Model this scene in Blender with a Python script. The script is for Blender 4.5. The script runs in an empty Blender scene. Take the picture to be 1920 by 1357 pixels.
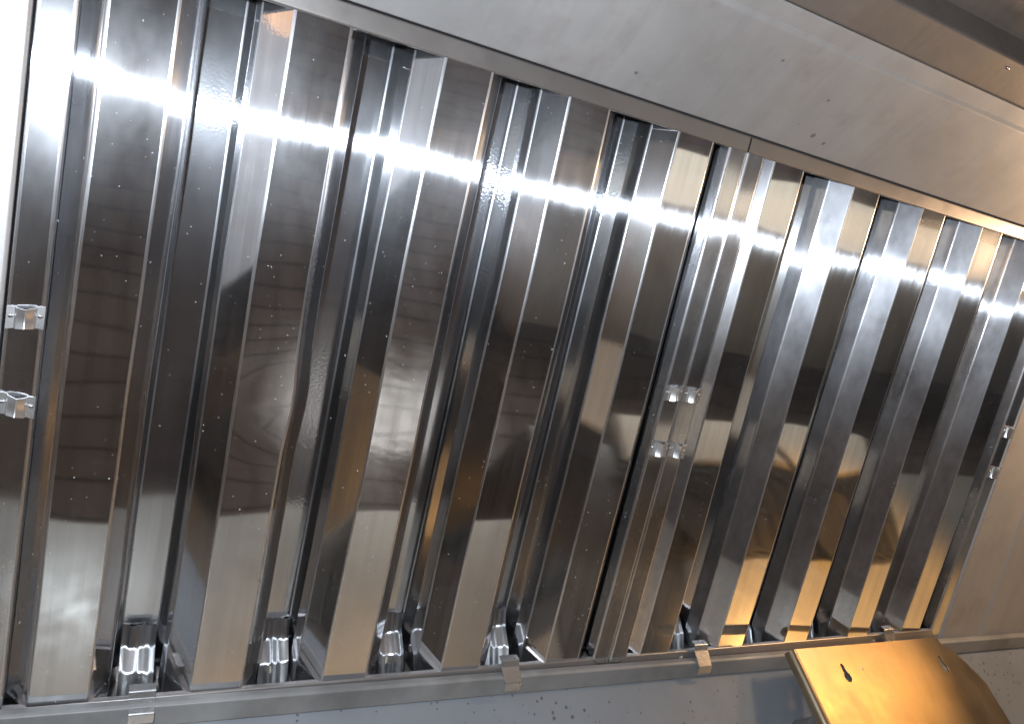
import bpy, bmesh, math, random
from mathutils import Vector, Matrix

random.seed(7)
scene = bpy.context.scene
C = scene.collection

# ------------------------------------------------------------------ frame of the filter bank
# u runs along the bank, v up the slope of the filters, n out of them (down and towards the cook)
S2 = math.sqrt(0.5)
BASE = Vector((0.0, 0.0, 1.95))
UDIR = Vector((1, 0, 0)); VDIR = Vector((0, -S2, S2)); NDIR = Vector((0, -S2, -S2))
def W(u, v, n=0.0):
    return BASE + UDIR * u + VDIR * v + NDIR * n
def Wd(d):
    return UDIR * d[0] + VDIR * d[1] + NDIR * d[2]

# ------------------------------------------------------------------ camera
cam_data = bpy.data.cameras.new("camera")
cam = bpy.data.objects.new("camera", cam_data)
C.objects.link(cam)
cam_data.sensor_fit = 'HORIZONTAL'
cam_data.sensor_width = 36.0
cam_data.lens = 1468.29 / 1920.0 * 36.0
cam_data.clip_start = 0.01
cam_data.clip_end = 60.0
cr = Wd((0.875794, 0.218457, 0.430420))
cd = Wd((0.107278, -0.957513, 0.267695))
cf = Wd((0.470612, -0.188271, -0.862020))
pos = W(0.01289, 0.38210, 0.51852)
cam.matrix_world = Matrix(((cr.x, -cd.x, -cf.x, pos.x),
                           (cr.y, -cd.y, -cf.y, pos.y),
                           (cr.z, -cd.z, -cf.z, pos.z),
                           (0, 0, 0, 1)))
scene.camera = cam

# ------------------------------------------------------------------ world, lamps, exposure
world = bpy.data.worlds.new("World")
scene.world = world
world.use_nodes = True
wb = world.node_tree.nodes["Background"]
wb.inputs[0].default_value = (0.85, 0.88, 1.0, 1)
wb.inputs[1].default_value = 0.03

scene.view_settings.view_transform = 'Standard'
scene.view_settings.look = 'None'
scene.view_settings.exposure = 0.0
scene.view_settings.gamma = 1.0
scene.view_settings.use_curve_mapping = False

def lamp(name, kind, loc, power, color, radius=0.05, target=None, sx=None, sy=None, spot=None):
    d = bpy.data.lights.new(name, kind)
    d.energy = power; d.color = color
    if kind == 'AREA':
        d.shape = 'RECTANGLE'; d.size = sx; d.size_y = sy
    else:
        d.shadow_soft_size = radius
        if kind == 'SPOT':
            d.spot_size = math.radians(spot); d.spot_blend = 0.6
    o = bpy.data.objects.new(name, d); C.objects.link(o)
    o.location = loc
    if target is not None:
        o.rotation_euler = (Vector(target) - Vector(loc)).to_track_quat('-Z', 'Y').to_euler()
    return o

WARM = (1.0, 0.50, 0.14)
FLASH = lamp("camera_flash", 'POINT', W(-0.055, 0.422, 0.53), 21.0, (0.83, 0.915, 1.0), 0.008)
lamp("hood_lamp", 'POINT', W(1.11, 0.462, 0.11), 7.5, (1.0, 0.66, 0.38), 0.035)
lamp("hood_lamp_left", 'POINT', (-0.50, -0.55, 2.21), 0.10, (1.0, 0.45, 0.10), 0.045)
lamp("added_bracket_spot", 'SPOT', (1.38, -0.46, 2.10), 6.5, WARM, 0.03, target=(0.72, 0.0, 1.87), spot=19)  # unseen narrow spot, added to give the bracket its amber light
lamp("range_spot", 'SPOT', (2.2, -0.10, 2.0), 190.0, WARM, 0.04, target=(2.2, -0.06, 0.9), spot=72)
lamp("counter_spot", 'SPOT', (0.45, 0.02, 1.86), 16.0, WARM, 0.04, target=(0.45, -0.1, 0.9), spot=85)
lamp("heat_lamp", 'POINT', (-1.75, -0.51, 2.035), 22.0, WARM, 0.04)
lamp("ceiling_light", 'AREA', (2.2, -2.7, 2.75), 75.0, (1.0, 0.97, 0.92), target=(2.2, -2.7, 0), sx=1.2, sy=0.6)

# ------------------------------------------------------------------ node helpers
def new_mat(name):
    m = bpy.data.materials.new(name); m.use_nodes = True
    nt = m.node_tree
    for n in list(nt.nodes): nt.nodes.remove(n)
    out = nt.nodes.new('ShaderNodeOutputMaterial')
    return m, nt, out
def N(nt, t, **kw):
    n = nt.nodes.new(t)
    for k, v in kw.items():
        if isinstance(k, str) and hasattr(n, k): setattr(n, k, v)
    return n
def L(nt, a, b): nt.links.new(a, b)
def coords(nt, scale=(1, 1, 1)):
    tc = N(nt, 'ShaderNodeTexCoord'); mp = N(nt, 'ShaderNodeMapping')
    mp.inputs['Scale'].default_value = scale
    L(nt, tc.outputs['Object'], mp.inputs['Vector'])
    return mp.outputs['Vector']
def noise(nt, vec, scale=1.0, detail=2.0, rough=0.5):
    n = N(nt, 'ShaderNodeTexNoise')
    n.inputs['Scale'].default_value = scale; n.inputs['Detail'].default_value = detail
    n.inputs['Roughness'].default_value = rough
    L(nt, vec, n.inputs['Vector'])
    return n.outputs['Fac']
def ramp(nt, fac, stops):
    r = N(nt, 'ShaderNodeValToRGB')
    els = r.color_ramp.elements
    while len(els) < len(stops): els.new(0.5)
    for e, (p, c) in zip(els, stops):
        e.position = p
        e.color = (c, c, c, 1) if not isinstance(c, (tuple, list)) else (*c, 1)
    L(nt, fac, r.inputs['Fac'])
    return r.outputs['Color']
def bump(nt, height, dist, strength=1.0, prev=None):
    b = N(nt, 'ShaderNodeBump')
    b.inputs['Distance'].default_value = dist; b.inputs['Strength'].default_value = strength
    L(nt, height, b.inputs['Height'])
    if prev is not None: L(nt, prev, b.inputs['Normal'])
    return b.outputs['Normal']
def math_node(nt, op, a, b):
    m = N(nt, 'ShaderNodeMath'); m.operation = op
    for i, x in enumerate((a, b)):
        if isinstance(x, (int, float)): m.inputs[i].default_value = x
        else: L(nt, x, m.inputs[i])
    return m.outputs[0]
def mix_shader(nt, fac, a, b):
    m = N(nt, 'ShaderNodeMixShader')
    if isinstance(fac, (int, float)): m.inputs[0].default_value = fac
    else: L(nt, fac, m.inputs[0])
    L(nt, a, m.inputs[1]); L(nt, b, m.inputs[2])
    return m.outputs[0]

def polished_steel(name, axis=(0, 1, 0), color=(0.66, 0.66, 0.67), sharp=0.045, streak=0.16, haze=0.05,
                   wave=0.00016, pebble=0.0, smear=0.0, specks=True, spread=0.27):
    """bright rolled stainless: sharp mirror, fine lines along AXIS that spread light across it, a greasy haze"""
    m, nt, out = new_mat(name)
    obj = coords(nt)
    ax = Vector(axis)
    line_scale = tuple(9.0 if abs(a) > 0.5 else 1400.0 for a in axis)
    fine = noise(nt, coords(nt, line_scale), 1.0, 3.0, 0.6)
    broad_scale = tuple(3.0 if abs(a) > 0.5 else 130.0 for a in axis)
    broad = noise(nt, coords(nt, broad_scale), 1.0, 3.0, 0.6)
    wav = noise(nt, coords(nt), 9.0, 1.0, 0.4)
    nrm = bump(nt, wav, wave * 6)
    nrm_soft = nrm
    if pebble:
        pn = noise(nt, coords(nt), 520.0, 1.0, 0.5)
        pm = ramp(nt, noise(nt, coords(nt, (12, 5, 12)), 1.0, 1.0), [(0.55, 0.0), (0.68, 1.0)])
        nrm = bump(nt, math_node(nt, 'MULTIPLY', pn, pm), pebble, 1.0, nrm)
    nrm_lines = nrm
    vt = N(nt, 'ShaderNodeVectorTransform'); vt.vector_type = 'VECTOR'
    vt.convert_from = 'OBJECT'; vt.convert_to = 'WORLD'
    vt.inputs[0].default_value = axis
    tangent = vt.outputs[0]
    def glossy(rough, aniso, col, normal):
        g = N(nt, 'ShaderNodeBsdfAnisotropic')
        g.distribution = 'GGX'
        g.inputs['Color'].default_value = (*col, 1)
        if isinstance(rough, (int, float)): g.inputs['Roughness'].default_value = rough
        else: L(nt, rough, g.inputs['Roughness'])
        g.inputs['Anisotropy'].default_value = aniso
        L(nt, tangent, g.inputs['Tangent'])
        L(nt, normal, g.inputs['Normal'])
        return g.outputs[0]
    cold = tuple(c * k for c, k in zip(color, (0.97, 0.99, 1.03)))
    g1 = glossy(sharp, 0.45, color, nrm_lines)
    g2 = glossy(spread, 0.92, cold, nrm_lines)
    g3 = glossy(0.42, 0.55, cold, nrm_soft)
    sfac = ramp(nt, math_node(nt, 'ADD', math_node(nt, 'MULTIPLY', broad, 0.6), math_node(nt, 'MULTIPLY', fine, 0.4)), [(0.38, streak * 0.5), (0.64, streak * 1.75)])
    sh = mix_shader(nt, sfac, g1, g2)
    hz = ramp(nt, noise(nt, coords(nt, (14, 8, 14)), 1.0, 4.0, 0.65), [(0.35, haze * 0.4), (0.70, haze * 1.5), (0.86, haze * 1.9 + smear)])
    sh = mix_shader(nt, hz, sh, g3)
    if specks:
        dif = N(nt, 'ShaderNodeBsdfDiffuse'); dif.inputs[0].default_value = (0.75, 0.75, 0.74, 1)
        sp = ramp(nt, noise(nt, coords(nt), 620.0, 0.0), [(0.85, 0.0), (0.87, 0.6)])
        sh = mix_shader(nt, sp, sh, dif.outputs[0])
    L(nt, sh, out.inputs[0])
    return m

def dull_metal(name, color, rough=0.5, metallic=0.6, var=0.12, spots=0.0, spot_scale=120.0, spot_col=(0.03, 0.03, 0.035),
               bump_amt=0.0004, tint=None, grain=None, streaks=0.0):
    """weathered galvanised or satin sheet"""
    m, nt, out = new_mat(name)
    p = N(nt, 'ShaderNodeBsdfPrincipled')
    big = noise(nt, coords(nt), 7.0, 5.0, 0.62)
    c0 = tuple(max(0, c * (1 - var)) for c in color); c1 = tuple(min(1, c * (1 + var)) for c in color)
    col = ramp(nt, big, [(0.3, c0), (0.7, c1)])
    if tint:
        t = ramp(nt, noise(nt, coords(nt), 16.0, 4.0, 0.7), [(0.55, 0.0), (0.75, 0.6)])
        mx = N(nt, 'ShaderNodeMix'); mx.data_type = 'RGBA'
        L(nt, t, mx.inputs[0]); L(nt, col, mx.inputs[6]); mx.inputs[7].default_value = (*tint, 1)
        col = mx.outputs[2]
    if streaks:
        # run-off marks that follow the fall of the sheet, and small blotches
        t = ramp(nt, noise(nt, coords(nt, (46, 5, 5)), 1.0, 4.0, 0.7), [(0.50, 0.0), (0.80, streaks)])
        mx = N(nt, 'ShaderNodeMix'); mx.data_type = 'RGBA'
        L(nt, t, mx.inputs[0]); L(nt, col, mx.inputs[6]); mx.inputs[7].default_value = (color[0] * 0.55, color[1] * 0.52, color[2] * 0.5, 1)
        col = mx.outputs[2]
        t = ramp(nt, noise(nt, coords(nt), 38.0, 5.0, 0.7), [(0.56, 0.0), (0.72, streaks * 0.7)])
        mx = N(nt, 'ShaderNodeMix'); mx.data_type = 'RGBA'
        L(nt, t, mx.inputs[0]); L(nt, col, mx.inputs[6]); mx.inputs[7].default_value = (min(1, color[0] * 1.3), min(1, color[1] * 1.28), min(1, color[2] * 1.26), 1)
        col = mx.outputs[2]
    if spots:
        vo = N(nt, 'ShaderNodeTexVoronoi'); vo.inputs['Scale'].default_value = spot_scale
        L(nt, coords(nt), vo.inputs['Vector'])
        rnd = N(nt, 'ShaderNodeSeparateColor'); L(nt, vo.outputs['Color'], rnd.inputs[0])
        clump = noise(nt, coords(nt), 9.0, 2.0)
        size = math_node(nt, 'MULTIPLY', rnd.outputs[0], math_node(nt, 'MULTIPLY', clump, spots))
        hit = math_node(nt, 'LESS_THAN', vo.outputs['Distance'], math_node(nt, 'SUBTRACT', size, spots * 0.27))
        mx = N(nt, 'ShaderNodeMix'); mx.data_type = 'RGBA'
        L(nt, math_node(nt, 'MULTIPLY', hit, 0.62), mx.inputs[0]); L(nt, col, mx.inputs[6])
        mx.inputs[7].default_value = (*spot_col, 1)
        col = mx.outputs[2]
    L(nt, col, p.inputs['Base Color'])
    p.inputs['Metallic'].default_value = metallic
    rr = ramp(nt, noise(nt, coords(nt), 24.0, 4.0, 0.6), [(0.3, rough * 0.85), (0.7, min(1, rough * 1.2))])
    L(nt, rr, p.inputs['Roughness'])
    h = noise(nt, coords(nt, grain) if grain else coords(nt), 1.0 if grain else 30.0, 4.0, 0.6)
    L(nt, bump(nt, h, bump_amt), p.inputs['Normal'])
    L(nt, p.outputs[0], out.inputs[0])
    return m

def plain(name, color, rough=0.5, metallic=0.0, var=0.15):
    return dull_metal(name, color, rough, metallic, var, bump_amt=0.0002)

M = {}
M['baffle'] = polished_steel('polished_baffle_steel', streak=0.19, haze=0.085, smear=0.10, wave=0.00013)
M['shoulder'] = polished_steel('scuffed_shoulder_steel', color=(0.62, 0.62, 0.635), sharp=0.05, streak=0.22, haze=0.085, pebble=0.00004)
M['shoulder_sheen'] = polished_steel('greasy_sheen_shoulder_steel', color=(0.68, 0.68, 0.70), sharp=0.06, streak=0.34, haze=0.42, pebble=0.00006)  # paler, hazier copy for the right filter, with extra flash sheen put in
M['rear'] = polished_steel('greasy_rear_baffle_steel', color=(0.60, 0.61, 0.63), sharp=0.09, streak=0.20, haze=0.10, pebble=0.00005)
M['stile'] = polished_steel('frame_stile_steel', color=(0.60, 0.60, 0.61), sharp=0.11, streak=0.20, haze=0.27, wave=0.0005)
M['rail'] = dull_metal('frame_rail_steel', (0.36, 0.335, 0.325), 0.36, 0.75, 0.10, bump_amt=0.0001)
M['bend'] = polished_steel('scuffed_bend_steel', color=(0.74, 0.74, 0.75), sharp=0.20, streak=0.25, haze=0.5, specks=False)
M['clip'] = polished_steel('pressed_clip_steel', sharp=0.12, streak=0.1, haze=0.5, wave=0.0012, color=(0.72, 0.72, 0.72))
M['tab'] = dull_metal('pressed_tab_steel', (0.64, 0.64, 0.645), 0.27, 0.9, 0.12, bump_amt=0.0003)
M['hood'] = dull_metal('galvanised_hood_sheet', (0.43, 0.425, 0.43), 0.52, 0.35, 0.14, spots=0.34, spot_scale=60.0,
                       spot_col=(0.10, 0.09, 0.09), tint=(0.33, 0.28, 0.27), streaks=0.28)
M['hood_dark'] = dull_metal('stained_shaded_hood_channel', (0.21, 0.185, 0.17), 0.5, 0.4, 0.18, tint=(0.13, 0.105, 0.09), streaks=0.4)  # darker brown base carries the shade of the step; streaks are run-off stains
M['ledge'] = dull_metal('oxidised_ledge_metal', (0.25, 0.25, 0.25), 0.6, 0.4, 0.42, spots=0.25, spot_scale=160.0, tint=(0.20, 0.19, 0.18))
M['trough'] = dull_metal('speckled_grey_panel', (0.195, 0.21, 0.232), 0.68, 0.1, 0.14, spots=0.88, spot_scale=210.0)
M['filler'] = dull_metal('filler_panel_sheet', (0.40, 0.385, 0.38), 0.5, 0.45, 0.10, grain=(60, 4, 60), bump_amt=0.0002, tint=(0.30, 0.26, 0.24), streaks=0.3)
M['bracket'] = dull_metal('satin_bracket_sheet', (0.34, 0.27, 0.185), 0.38, 0.95, 0.10, spots=0.22, spot_scale=170.0, bump_amt=0.0002, grain=(40, 300, 40), tint=(0.24, 0.18, 0.12), streaks=0.3)
M['dark'] = plain('plenum_shade', (0.035, 0.037, 0.045), 0.6)  # near-black colour so the gaps between the slats read as shade
M['counter'] = dull_metal('worktop_steel', (0.40, 0.40, 0.375), 0.42, 0.5, 0.08, bump_amt=0.0003)
M['cream'] = plain('pale_worktop', (0.70, 0.66, 0.56), 0.5, 0.0, 0.05)
M['iron'] = plain('black_cast_iron', (0.02, 0.02, 0.021), 0.45, 0.0, 0.3)
M['enamel'] = plain('dark_enamel', (0.045, 0.045, 0.048), 0.3, 0.0, 0.2)

def tile_mat():
    m, nt, out = new_mat('quarry_tile')
    p = N(nt, 'ShaderNodeBsdfPrincipled')
    br = N(nt, 'ShaderNodeTexBrick')
    br.offset = 0.0; br.squash = 1.0
    br.inputs['Scale'].default_value = 1.0
    br.inputs['Brick Width'].default_value = 0.106; br.inputs['Row Height'].default_value = 0.106
    br.inputs['Mortar Size'].default_value = 0.006; br.inputs['Mortar Smooth'].default_value = 0.3
    br.inputs['Color1'].default_value = (0.092, 0.071, 0.065, 1)
    br.inputs['Color2'].default_value = (0.125, 0.098, 0.090, 1)
    br.inputs['Mortar'].default_value = (0.02, 0.018, 0.017, 1)
    L(nt, coords(nt), br.inputs['Vector'])
    L(nt, br.outputs['Color'], p.inputs['Base Color'])
    rr = ramp(nt, noise(nt, coords(nt), 4.0, 4.0), [(0.35, 0.12), (0.7, 0.32)])
    L(nt, rr, p.inputs['Roughness'])
    h = math_node(nt, 'MULTIPLY', br.outputs['Fac'], -1.0)
    n1 = bump(nt, h, 0.003)
    L(nt, bump(nt, noise(nt, coords(nt), 30.0, 3.0), 0.0007, 1.0, n1), p.inputs['Normal'])
    L(nt, p.outputs[0], out.inputs[0])
    return m
M['tile'] = tile_mat()

# ------------------------------------------------------------------ object helpers
def empty(name, loc=(0, 0, 0), rot=(0, 0, 0)):
    o = bpy.data.objects.new(name, None); C.objects.link(o)
    o.location = loc; o.rotation_euler = rot; o.empty_display_size = 0.05
    return o
def tag(o, label=None, cat=None, group=None, kind=None):
    if label: o['label'] = label
    if cat: o['category'] = cat
    if group: o['group'] = group
    if kind: o['kind'] = kind
    return o
def finish(name, bm, mat, parent=None, smooth=True, angle=32, bend=None, slope=None):
    bmesh.ops.recalc_face_normals(bm, faces=bm.faces)
    me = bpy.data.meshes.new(name); bm.to_mesh(me); bm.free()
    me.materials.append(mat)
    me.materials.append(bend or mat)
    me.materials.append(slope or mat)
    if smooth:
        me.polygons.foreach_set('use_smooth', [True] * len(me.polygons))
        me.set_sharp_from_angle(angle=math.radians(angle))
    o = bpy.data.objects.new(name, me); C.objects.link(o)
    if parent is not None: o.parent = parent
    return o

def fillet(pts, r):
    out = []; bends = []
    P = [Vector(p) for p in pts]
    for i, p in enumerate(P):
        if i == 0 or i == len(P) - 1:
            out.append(p); continue
        a = (P[i - 1] - p).normalized(); b = (P[i + 1] - p).normalized()
        phi = math.pi - a.angle(b)
        if phi < 0.05: out.append(p); continue
        t = r * math.tan(phi / 2)
        cen = p + (a + b).normalized() * (r / math.cos(phi / 2))
        s, e = p + a * t, p + b * t
        out.append(s + a * 0.0005); bends.append(len(out) - 1)
        k = max(4, int(phi / 0.22))
        va, vb = s - cen, e - cen
        for j in range(k + 1):
            f = j / k
            w = (va * (1 - f) + vb * f).normalized() * r
            out.append(cen + w); bends.append(len(out) - 1)
        out.append(e + b * 0.0005)
    return out, set(bends)
def outline(pts, t):
    """closed outline of a bent sheet of thickness t round the centreline pts"""
    n = len(pts); nor = []
    for i in range(n):
        a = pts[max(0, i - 1)]; b = pts[min(n - 1, i + 1)]
        d = (b - a).normalized(); nor.append(Vector((-d.y, d.x)))
    return [p + q * (t / 2) for p, q in zip(pts, nor)] + [p - q * (t / 2) for p, q in reversed(list(zip(pts, nor)))]
def extrude_sheet(profile, t, r, stations, place):
    """profile in 2-D; place(x, y, station) gives the 3-D point"""
    line, bends = fillet(profile, r)
    ring = outline(line, t); nl = len(line)
    bm = bmesh.new()
    rows = [[bm.verts.new(place(p.x, p.y, s)) for p in ring] for s in stations]
    m = len(ring)
    for a, b in zip(rows, rows[1:]):
        for i in range(m):
            j = (i + 1) % m
            fc = bm.faces.new((a[i], a[j], b[j], b[i]))
            seg = i if i < nl else m - 2 - i          # segment index along the centreline
            if i in (nl - 1, m - 1) or seg in bends: fc.material_index = 1
            elif i < nl - 1 or seg < nl - 1:
                d = line[min(seg + 1, nl - 1)] - line[seg]
                if abs(d.y) > 0.3 * abs(d.x): fc.material_index = 2
    h = m // 2
    for row in (rows[0], rows[-1]):
        for i in range(h - 1):
            bm.faces.new((row[i], row[i + 1], row[m - 2 - i], row[m - 1 - i]))
    return bm
def box(bm, c, s, bevel=0.0, mat3=None):
    r = bmesh.ops.create_cube(bm, size=1.0)
    vs = r['verts']
    for v in vs:
        v.co = Vector((v.co.x * s[0], v.co.y * s[1], v.co.z * s[2]))
    if bevel:
        es = list({e for v in vs for e in v.link_edges})
        rb = bmesh.ops.bevel(bm, geom=es, offset=bevel, segments=3, affect='EDGES', profile=0.5)
        vs = [v for v in rb['verts']] + [v for v in vs if v.is_valid]
        vs = list(set(vs))
    for v in vs:
        v.co = (mat3 @ v.co if mat3 is not None else v.co) + Vector(c)
    return vs
def dome(bm, c, r, h, axis=Vector((0, 0, 1)), seg=14, rings=4):
    q = Vector((0, 0, 1)).rotation_difference(axis)
    top = bm.verts.new(Vector(c) + q @ Vector((0, 0, h)))
    prev = None
    for k in range(1, rings + 1):
        a = k / rings * math.pi / 2
        row = [bm.verts.new(Vector(c) + q @ Vector((r * math.sin(a) * math.cos(2 * math.pi * j / seg), r * math.sin(a) * math.sin(2 * math.pi * j / seg), h * math.cos(a)))) for j in range(seg)]
        for j in range(seg):
            i = (j + 1) % seg
            if prev is None: bm.faces.new((top, row[j], row[i]))
            else: bm.faces.new((prev[j], row[j], row[i], prev[i]))
        prev = row
    bm.faces.new(prev)
def plate_from_outline(name, pts, holes, t, mat, parent, frame, bevel=0.0004):
    """flat sheet with true holes; pts and holes are 2-D, frame = (origin, xdir, ydir)"""
    cu = bpy.data.curves.new(name + '_curve', 'CURVE'); cu.dimensions = '2D'; cu.fill_mode = 'BOTH'
    cu.extrude = t / 2; cu.bevel_depth = bevel; cu.bevel_resolution = 1
    for poly in [pts] + holes:
        sp = cu.splines.new('POLY'); sp.points.add(len(poly) - 1)
        for q, p in zip(sp.points, poly): q.co = (p[0], p[1], 0, 1)
        sp.use_cyclic_u = True
    tmp = bpy.data.objects.new('tmp', cu); C.objects.link(tmp)
    dg = bpy.context.evaluated_depsgraph_get()
    me = bpy.data.meshes.new_from_object(tmp.evaluated_get(dg))
    bpy.data.objects.remove(tmp); bpy.data.curves.remove(cu)
    o, x, y = frame; z = x.cross(y)
    mt = Matrix(((x.x, y.x, z.x, o.x), (x.y, y.y, z.y, o.y), (x.z, y.z, z.z, o.z), (0, 0, 0, 1)))
    me.transform(mt)
    me.name = name
    me.materials.clear(); me.materials.append(mat)
    ob = bpy.data.objects.new(name, me); C.objects.link(ob)
    if parent is not None: ob.parent = parent
    return ob

# ------------------------------------------------------------------ floor
bm = bmesh.new()
bmesh.ops.create_grid(bm, x_segments=1, y_segments=1, size=7.0)
floor = finish('floor', bm, M['tile'], smooth=False)
tag(floor, kind='structure')

# ------------------------------------------------------------------ exhaust hood
hood = empty('exhaust_hood', (0.45, 0.0, 1.95))
tag(hood, 'grey galvanised exhaust hood shell around the filter bank, stained and speckled', 'exhaust hood')
def hood_part(name, bm, mat, parent=None, **kw):
    o = finish(name, bm, mat, **kw)
    if parent is None:
        for v in o.data.vertices: v.co -= hood.location
        o.parent = hood
    else:
        for v in o.data.vertices: v.co -= hood.location
        o.parent = parent
    return o
def run_u(profile, t, r, u0, u1, steps=10):
    """bent sheet that runs along the bank; profile points are world (y, z)"""
    st = [u0 + (u1 - u0) * i / steps for i in range(steps + 1)]
    return extrude_sheet(profile, t, r, st, lambda a, b, s: Vector((s, a, b)))
def yz(v, n=0.0):
    p = W(0, v, n); return (p.y, p.z)

HX0, HX1 = -0.62, 2.6
ZC = yz(0.482, 0.004)[1]
y0 = yz(0.482, 0.004)[0]
# ceiling sheet with its pressed crease
hood_part('ceiling_sheet', run_u([(y0 + 0.012, ZC + 0.03), (y0, ZC), (-0.430, ZC), (-0.4335, ZC + 0.0020), (-0.447, ZC + 0.0020), (-0.449, ZC + 0.012)], 0.0012, 0.0012, HX0, HX1), M['hood'])
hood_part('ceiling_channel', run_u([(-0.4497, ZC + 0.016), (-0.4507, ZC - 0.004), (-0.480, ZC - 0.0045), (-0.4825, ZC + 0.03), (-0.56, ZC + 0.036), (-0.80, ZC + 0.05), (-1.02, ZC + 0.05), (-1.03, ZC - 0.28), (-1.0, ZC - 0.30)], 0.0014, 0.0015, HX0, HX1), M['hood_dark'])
for rx, ry in ((0.612, -0.473), (0.690, -0.458)):
    bm = bmesh.new(); dome(bm, (rx, ry, ZC - 0.0049), 0.0014, 0.0010, Vector((0, 0, -1)))
    hood_part('rivet', bm, M['clip'], angle=60)
# ledge that carries the filters, dips a little to the right as in the photo
def ledge_place(a, b, s):
    return W(s, a - 0.0143 * s, b)
bm = extrude_sheet([(-0.030, 0.002), (-0.0150, 0.0095), (-0.0145, 0.0105), (0.0005, 0.0105), (0.0015, 0.0085), (0.0012, 0.003), (-0.022, -0.002), (-0.03, -0.05)], 0.0012, 0.0007,
                   [HX0 + (HX1 - HX0) * i / 40 for i in range(41)], ledge_place)
hood_part('filter_ledge', bm, M['ledge'])
# grey speckled panel hanging straight down below the ledge
def trough_place(a, b, s):
    o = W(s, -0.0150 - 0.0143 * s, 0.0070)
    return o + Vector((0, -a, -b))
bm = extrude_sheet([(-0.002, -0.004), (0.0, 0.0), (0.0, 0.16)], 0.0012, 0.002, [HX0 + (HX1 - HX0) * i / 12 for i in range(13)], trough_place)
hood_part('trough_panel', bm, M['trough'])
for ex in (HX0, HX1):
    bm = bmesh.new()
    box(bm, (ex, -0.45, 2.13), (0.003, 1.14, 0.42), 0.001)
    hood_part('end_panel', bm, M['hood'])
# dark plenum behind the filters
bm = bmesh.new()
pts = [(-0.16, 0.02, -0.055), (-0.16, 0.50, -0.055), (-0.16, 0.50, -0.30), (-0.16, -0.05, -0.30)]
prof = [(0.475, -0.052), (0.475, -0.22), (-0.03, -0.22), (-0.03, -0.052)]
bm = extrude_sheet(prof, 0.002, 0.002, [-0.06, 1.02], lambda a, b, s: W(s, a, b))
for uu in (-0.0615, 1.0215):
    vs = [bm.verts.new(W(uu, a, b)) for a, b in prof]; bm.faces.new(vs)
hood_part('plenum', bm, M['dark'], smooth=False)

# filler panels either side of the filters
def filler(name, u0, u1, label, crease):
    e = empty(name, W((u0 + u1) / 2, 0.0, 0.0))
    tag(e, label, 'filler panel')
    prof = [(u0, -0.02), (u0 + 0.0005, 0.002)] + [q for cx in crease for q in ((cx - 0.004, 0.002), (cx, 0.0045), (cx + 0.004, 0.002))] + [(u1 - 0.0005, 0.002), (u1, -0.02)]
    bm = extrude_sheet(prof, 0.0012, 0.002, [-0.02 + 0.5 * i / 8 for i in range(9)], lambda a, b, s: W(a, s, b))
    o = finish('sheet', bm, M['filler'], e)
    for v in o.data.vertices: v.co -= e.location
    return e
filler('filler_panel', -0.60, -0.0345, 'plain grey filler sheet left of the filters, washed white by the flash', [])
filler('filler_panel', 0.9685, 2.2, 'plain brown-grey filler sheet right of the filters with one faint crease', [1.052])

# ------------------------------------------------------------------ baffle filters
H = 0.468; FW = 0.0348; PITCH = 0.09844
ROT = (math.radians(135), 0, 0)
FRAME_W = 0.0186

def dup_data(o): return o

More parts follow.
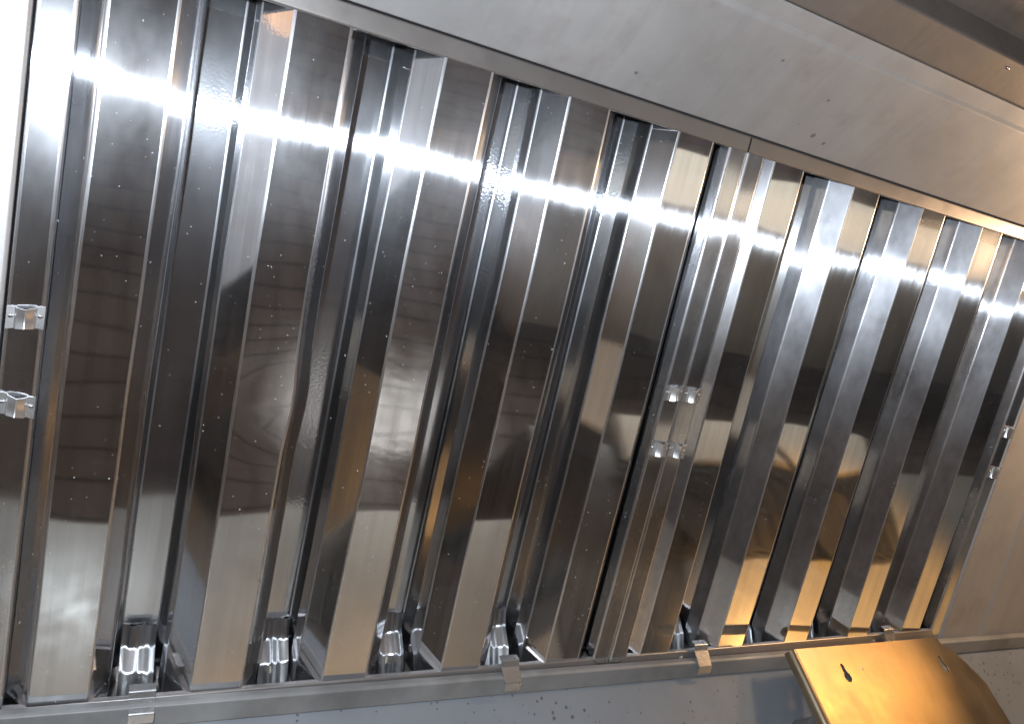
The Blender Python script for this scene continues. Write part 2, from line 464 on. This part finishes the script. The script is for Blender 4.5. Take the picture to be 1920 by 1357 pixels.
def build_filter(u_left, shifts, label, dent=None, seed=0):
    rnd = random.Random(seed)
    e = empty('baffle_filter', W(u_left, 0, 0), ROT)
    tag(e, label, 'baffle filter', 'baffle filters in the hood')
    off = 0.033                                   # first face starts this far from the outer edge
    width = 0.5 - 0.0006
    # frame: two stiles and two rails, mitred
    vb, vt = -0.0195, H + 0.0125
    def stile(left):
        if left: prof = [(0.0005, -0.046), (0.0005, 0.0012), (FRAME_W, 0.0012), (FRAME_W + 0.0008, -0.010)]
        else:    prof = [(width - 0.0005, -0.046), (width - 0.0005, 0.0012), (width - FRAME_W, 0.0012), (width - FRAME_W - 0.0008, -0.010)]
        def place(a, b, s):
            d = a if left else width - a
            d = min(d, FRAME_W)
            lo = 0.0 - (FRAME_W - d) + 0.0003; hi = H - 0.0004
            return Vector((a, lo + (hi - lo) * s, b))
        bm = extrude_sheet(prof, 0.0009, 0.0011, [i / 20 for i in range(21)], place)
        return finish('stile', bm, M['stile'], e, bend=M['bend'])
    stile(True); stile(False)
    def rail(bottom):
        if bottom: prof = [(0.0, -0.003), (0.0, 0.0012), (vb, 0.0012), (vb, -0.048), (0.004, -0.048)]
        else:      prof = [(H, -0.003), (H, 0.0012), (vt, 0.0012), (vt, -0.048), (H - 0.004, -0.048)]
        def place(a, b, s):
            d = -a if bottom else (a - H) / 0.62
            d = max(0.0, min(FRAME_W, d))
            lo = FRAME_W - d + 0.0004 if bottom else 0.0006
            hi = width - lo
            return Vector((lo + (hi - lo) * s, a, b))
        bm = extrude_sheet(prof, 0.0009, 0.0010, [i / 10 for i in range(11)], place)
        return finish('rail', bm, M['rail'], e)
    rail(True); rail(False)
    # front baffles
    nst = 32
    for k in range(5):
        s0, s1 = shifts[k]
        x0 = off + k * PITCH
        prof = [(-0.0181, -0.0310), (-0.0170, -0.0142), (0.0, 0.0), (FW, 0.0), (FW + 0.0125, -0.0130), (FW + 0.0134, -0.0290)]
        ph = rnd.uniform(0, 6.28)
        def place(a, b, s, x0=x0, s0=s0, s1=s1, k=k, ph=ph):
            v = -0.010 + (H + 0.016) * s
            f = v / H
            u = x0 + a + s0 + (s1 - s0) * f + 0.0004 * math.sin(9 * s + ph) + 0.00012 * math.sin(31 * s + 3 * ph)
            n = b + 0.0003 * math.sin(7 * s + 2 * ph)
            if dent and dent[0] == k and a > FW - 0.004:
                g = math.exp(-((v - dent[1]) / 0.028) ** 2)
                u += dent[2] * g; n -= 0.002 * g
            return Vector((u, v, n))
        bm = extrude_sheet(prof, 0.0009, 0.0012, [i / nst for i in range(nst + 1)], place)
        finish('front_baffle', bm, M['baffle'], e, bend=M['bend'], slope=M['shoulder'] if seed == 1 else M['shoulder_sheen'])
    # rear baffles, open towards the front, in the gaps
    for k in range(4):
        s0, s1 = shifts[k]; r0, r1 = shifts[k + 1]
        x0 = off + k * PITCH
        prof = [(0.0392, -0.0215), (0.0400, -0.0345), (0.0525, -0.0470), (0.0768, -0.0470), (0.0898, -0.0345), (0.0906, -0.0215)]
        ph = rnd.uniform(0, 6.28)
        def place(a, b, s, x0=x0, s0=(s0 + r0) / 2, s1=(s1 + r1) / 2, ph=ph):
            v = -0.006 + (H + 0.012) * s
            return Vector((x0 + a + s0 + (s1 - s0) * v / H + 0.0002 * math.sin(8 * s + ph), v, b))
        bm = extrude_sheet(prof, 0.0009, 0.0014, [i / 16 for i in range(17)], place)
        finish('rear_baffle', bm, M['rear'], e, bend=M['bend'])
    # crumpled foot tabs that close the rear channels at the bottom
    for k in range(4):
        x0 = off + k * PITCH + (shifts[k][0] + shifts[k + 1][0]) / 2 + 0.0647
        ph = rnd.uniform(0, 6.28); am = rnd.uniform(0.0002, 0.0014)
        prof = [(0.028, -0.0462), (0.013, -0.0415), (0.000, -0.0280), (-0.0150, -0.0205)]
        bm = extrude_sheet(prof, 0.0006, 0.008, [-1 + i / 7 for i in range(15)],
                           lambda a, b, s, x0=x0, ph=ph, am=am: Vector((x0 + s * 0.0116, a + 0.0007 * math.sin(5 * s + ph), b + am * math.sin(3.1 * s + ph + 90 * a) + 0.0006 * math.sin(11 * s + 2 * ph))))
        finish('foot_tab', bm, M['clip'], e, angle=60)
    # pressed clips of the lift handles, two on each stile
    for left in (True, False):
        cx = 0.0100 if left else width - 0.0100
        for v in (0.2595, 0.2085):
            ln = 0.0135; jv = rnd.uniform(-0.0012, 0.0012); sk = rnd.uniform(-0.12, 0.12)
            prof = [(-0.0095, 0.0026), (-0.0052, 0.0026), (-0.0040, 0.0046), (-0.0018, 0.0062), (0.0, 0.0074), (0.0018, 0.0062), (0.0040, 0.0046), (0.0052, 0.0026), (0.0095, 0.0026)]
            bm = extrude_sheet(prof, 0.0009, 0.0006, [i / 8 for i in range(9)],
                               lambda a, b, s, v=v, cx=cx, jv=jv, sk=sk: Vector((cx + a, v + jv + sk * a + (s - 0.5) * ln * (1.0 - 0.16 * (1 - abs(a) / 0.0095)), b + 0.0010 * (2 * s - 1) ** 2 * (1 if abs(a) < 0.005 else 0))))
            c = finish('handle_clip', bm, M['tab'], e, angle=60)
            for sx in (-0.0073, 0.0073):
                b2 = bmesh.new(); dome(b2, (cx + sx, v + 0.001 + jv + sk * sx, 0.0030), 0.0015, 0.0011)
                finish('rivet', b2, M['clip'], c, angle=60)
    # spring latches over the bottom rail
    for lx in (0.1015, 0.392) if seed == 1 else (0.109, 0.398):
        tilt = -0.0143 * (u_left + lx)
        prof = [(0.0075, -0.004), (0.0065, 0.0020), (0.0015, 0.0036), (-0.001 + tilt, 0.0150), (-0.0085 + tilt, 0.0156), (-0.0092 + tilt, 0.0140)]
        hw = 0.0086
        bm = extrude_sheet(prof, 0.0009, 0.0012, [-1, -0.9, -0.3, 0.3, 0.9, 1], lambda a, b, s, lx=lx, hw=hw: Vector((lx + s * hw * (1.0 if b < 0.013 else 1.0 - 0.07 * s * s), a, b)))
        lt = finish('latch', bm, M['tab'], e)
        b2 = bmesh.new(); dome(b2, (lx - 0.0215, -0.0045 + tilt * 0.3, 0.0016), 0.0022, 0.0012)
        finish('rivet', b2, M['clip'], lt, angle=60)
    return e

build_filter(-0.033, [(0.0, 0.0002), (0.0018, -0.0010), (-0.0015, -0.0005), (-0.0008, -0.0005), (0.0028, 0.0019)],
             'larger, nearer baffle filter on the left, wide mirror slats crossed by the flash streak', dent=(1, 0.222, 0.0034), seed=1)
build_filter(0.467, [(0.0024, -0.0010), (0.0021, 0.0003), (-0.0018, 0.0003), (-0.0002, -0.0020), (-0.0023, 0.0)],
             'farther baffle filter on the right, steep slats above the amber-lit bracket', seed=2)

# ------------------------------------------------------------------ amber-lit mounting bracket
br_o = Vector((0.95, -0.0053, 1.92773))
br_n = Vector((0.069, -0.97589, 0.20698)).normalized()
br_x = (UDIR - br_n * br_n.x).normalized()
br_y = br_x.cross(br_n).normalized()
if br_y.z > 0: br_y = -br_y
bracket = empty('mounting_bracket', br_o + br_x * -0.13)
tag(bracket, 'flat sheet-metal bracket with two keyhole slots glowing amber below the right filter', 'bracket')
def keyhole(tip, bulb, r=0.0056, w=0.0029):
    t, b = Vector(tip), Vector(bulb); d = (t - b).normalized(); p = Vector((-d.y, d.x))
    out = []
    a0 = math.asin(w / r)
    base = math.atan2(d.y, d.x)
    for i in range(15):
        a = base + a0 + (2 * math.pi - 2 * a0) * i / 14
        out.append((b.x + r * math.cos(a), b.y + r * math.sin(a)))
    for i in range(7):
        a = base - math.pi / 2 + math.pi * i / 6
        out.append((t.x + w * math.cos(a), t.y + w * math.sin(a)))
    return out
PX0 = -0.2655
pl_pts = [(PX0, -0.0072), (-0.1387, -0.0094), (-0.003, -0.0125), (0.0005, -0.0035), (0.0162, 0.0051), (0.0300, 0.0241), (0.0435, 0.0449), (0.0435, 0.0718), (0.0435, 0.1700), (PX0, 0.1700)]
holes = [keyhole((-0.2047, 0.0136), (-0.2040, 0.025)), keyhole((-0.0207, 0.0125), (-0.0205, 0.0238))]
pl = plate_from_outline('face_plate', pl_pts, holes, 0.0012, M['bracket'], None, (br_o, br_x, br_y))
for v in pl.data.vertices: v.co -= bracket.location
pl.parent = bracket
# left edge rolled back towards the wall
def roll(a, b, s):
    return br_o + br_x * (PX0 + a) + br_y * (-0.0072 + 0.1772 * s) + br_n * b - bracket.location
prof = [(0.0, 0.0)] + [(-0.0055 * math.sin(t), -0.0055 * (1 - math.cos(t))) for t in [math.pi / 2 * i / 10 for i in range(1, 11)]] + [(-0.0056, -0.010)]
bm = extrude_sheet(prof, 0.0012, 0.0001, [i / 12 for i in range(13)], roll)
finish('rolled_edge', bm, M['bracket'], bracket, angle=50)
bm = bmesh.new()
dome(bm, br_o + br_x * -0.173 + br_y * 0.0174 + br_n * 0.0006 - bracket.location, 0.0017, 0.001, br_n)
finish('rivet', bm, M['clip'], bracket, angle=60)

# grey box tucked behind the bracket
bm = bmesh.new()
bm = bmesh.new()
box(bm, (0, 0, 0), (0.085, 0.05, 0.12), 0.002)
jb = finish('junction_box', bm, M['ledge'], None)
jb.location = br_o + br_x * -0.268 + br_y * 0.118 - br_n * 0.060
jb.rotation_euler = (0, math.radians(-24), 0)
tag(jb, 'small grey metal box showing at the lower left edge of the amber bracket', 'metal box')

# ------------------------------------------------------------------ the kitchen line the filters mirror
def thing_box(name, label, cat, c, s, mat, bevel=0.012):
    bm = bmesh.new(); box(bm, (0, 0, s[2] / 2), s, bevel)
    o = finish(name, bm, mat); o.location = (c[0], c[1], c[2])
    return tag(o, label, cat)
# steel counter under the left filter
ct = empty('steel_counter', (0.33, -0.22, 0))
tag(ct, 'satin steel counter with a rolled front edge, mirrored at the foot of the left filter', 'counter')
bm = bmesh.new(); box(bm, (0, -0.02, 0.88), (1.50, 0.54, 0.04), 0.006)
finish('worktop', bm, M['counter'], ct)
bm = bmesh.new(); box(bm, (0, 0.02, 0.43), (1.46, 0.46, 0.855), 0.004)
finish('cabinet', bm, M['counter'], ct)
# range to the right
rg = empty('gas_range', (1.95, -0.4, 0))
tag(rg, 'dark gas range with iron grates and a pale front ledge, mirrored in the right filter', 'gas range')
bm = bmesh.new(); box(bm, (-0.13, 0.01, 0.43), (1.40, 0.80, 0.86), 0.006); finish('body', bm, M['enamel'], rg)
bm = bmesh.new(); box(bm, (0.03, -0.395, 0.885), (1.12, 0.155, 0.045), 0.014); finish('front_ledge', bm, M['cream'], rg)
bm = bmesh.new(); box(bm, (0.10, 0.20, 0.885), (1.0, 0.38, 0.05), 0.006); finish('back_shelf', bm, M['counter'], rg)
for i in range(4):
    bm = bmesh.new()
    cx = -0.435 + 0.29 * i
    for j in range(5):
        box(bm, (cx - 0.12 + 0.06 * j, -0.155, 0.895), (0.014, 0.29, 0.022), 0.003)
    for j in range(3):
        box(bm, (cx, -0.155 - 0.13 + 0.13 * j, 0.893), (0.265, 0.014, 0.020), 0.003)
    finish('grate', bm, M['iron'], rg)
for (px, py, rr, an, lab) in ((1.62, -0.52, 0.11, 200, 'black frying pan on the left front burner of the mirrored range'), (2.16, -0.50, 0.13, 235, 'larger black frying pan on the right front burner of the mirrored range')):
    bm = bmesh.new(); pr = [(0.0, 0.004), (rr * 0.78, 0.0), (rr, 0.045), (rr - 0.005, 0.045), (rr * 0.76, 0.006), (0.0, 0.008)]
    rows = []
    for j in range(28):
        t = 2 * math.pi * j / 28
        rows.append([bm.verts.new((q * math.cos(t), q * math.sin(t), h)) for q, h in pr[1:5]])
    for j in range(28):
        a, b = rows[j], rows[(j + 1) % 28]
        for i in range(3): bm.faces.new((a[i], a[i + 1], b[i + 1], b[i]))
    bm.faces.new([q[0] for q in rows]); bm.faces.new([q[3] for q in rows])
    pan = finish('frying_pan', bm, M['iron']); pan.location = (px, py, 0.908); pan.rotation_euler = (0, 0, math.radians(an))
    tag(pan, lab, 'frying pan', 'pans on the range')
    bm = bmesh.new(); box(bm, (rr + 0.09, 0, 0.048), (0.19, 0.022, 0.012), 0.004)
    finish('handle', bm, M['iron'], pan)
thing_box('pale_worktop', 'cream worktop across the aisle, mirrored as a pale band in the right filter', 'worktop', (4.0, -1.95, 0.0), (4.6, 0.32, 0.90), M['cream'])
thing_box('side_table', 'pale table mirrored in the left-facing slopes of the slats', 'table', (-2.0, -1.85, 0.0), (1.3, 0.75, 0.90), M['cream'])
fr = empty('deep_fryer', (-0.87, -0.45, 0))
tag(fr, 'dark fryer with a pale rounded front ledge, mirrored in the left-facing slopes', 'fryer')
bm = bmesh.new(); box(bm, (0, 0, 0.43), (0.86, 0.90, 0.86), 0.01); finish('body', bm, M['enamel'], fr)
bm = bmesh.new(); box(bm, (0, -0.44, 0.885), (0.86, 0.24, 0.06), 0.025); finish('front_ledge', bm, M['cream'], fr)
for sx in (-0.2, 0.2):
    bm = bmesh.new(); box(bm, (sx, 0.02, 0.90), (0.34, 0.42, 0.07), 0.02); finish('basket', bm, M['iron'], fr)
thing_box('left_counter', 'steel counter glowing orange in the left-facing slopes of the slats', 'counter', (-2.05, -0.25, 0.0), (1.45, 0.68, 0.90), M['counter'])
thing_box('black_cooker', 'black appliance on the counter mirrored dark at the foot of the slats', 'cooker', (-1.95, -0.10, 0.9), (0.55, 0.28, 0.32), M['enamel'])
thing_box('right_counter', 'steel counter beyond the range, mirrored golden in the far slats', 'counter', (3.53, -0.38, 0.0), (2.0, 0.68, 0.90), M['counter'])
bs = thing_box('wall', None, None, (0.6, 0.12, 0.0), (8.0, 0.06, 2.8), M['counter'], 0.002)
tag(bs, kind='structure')
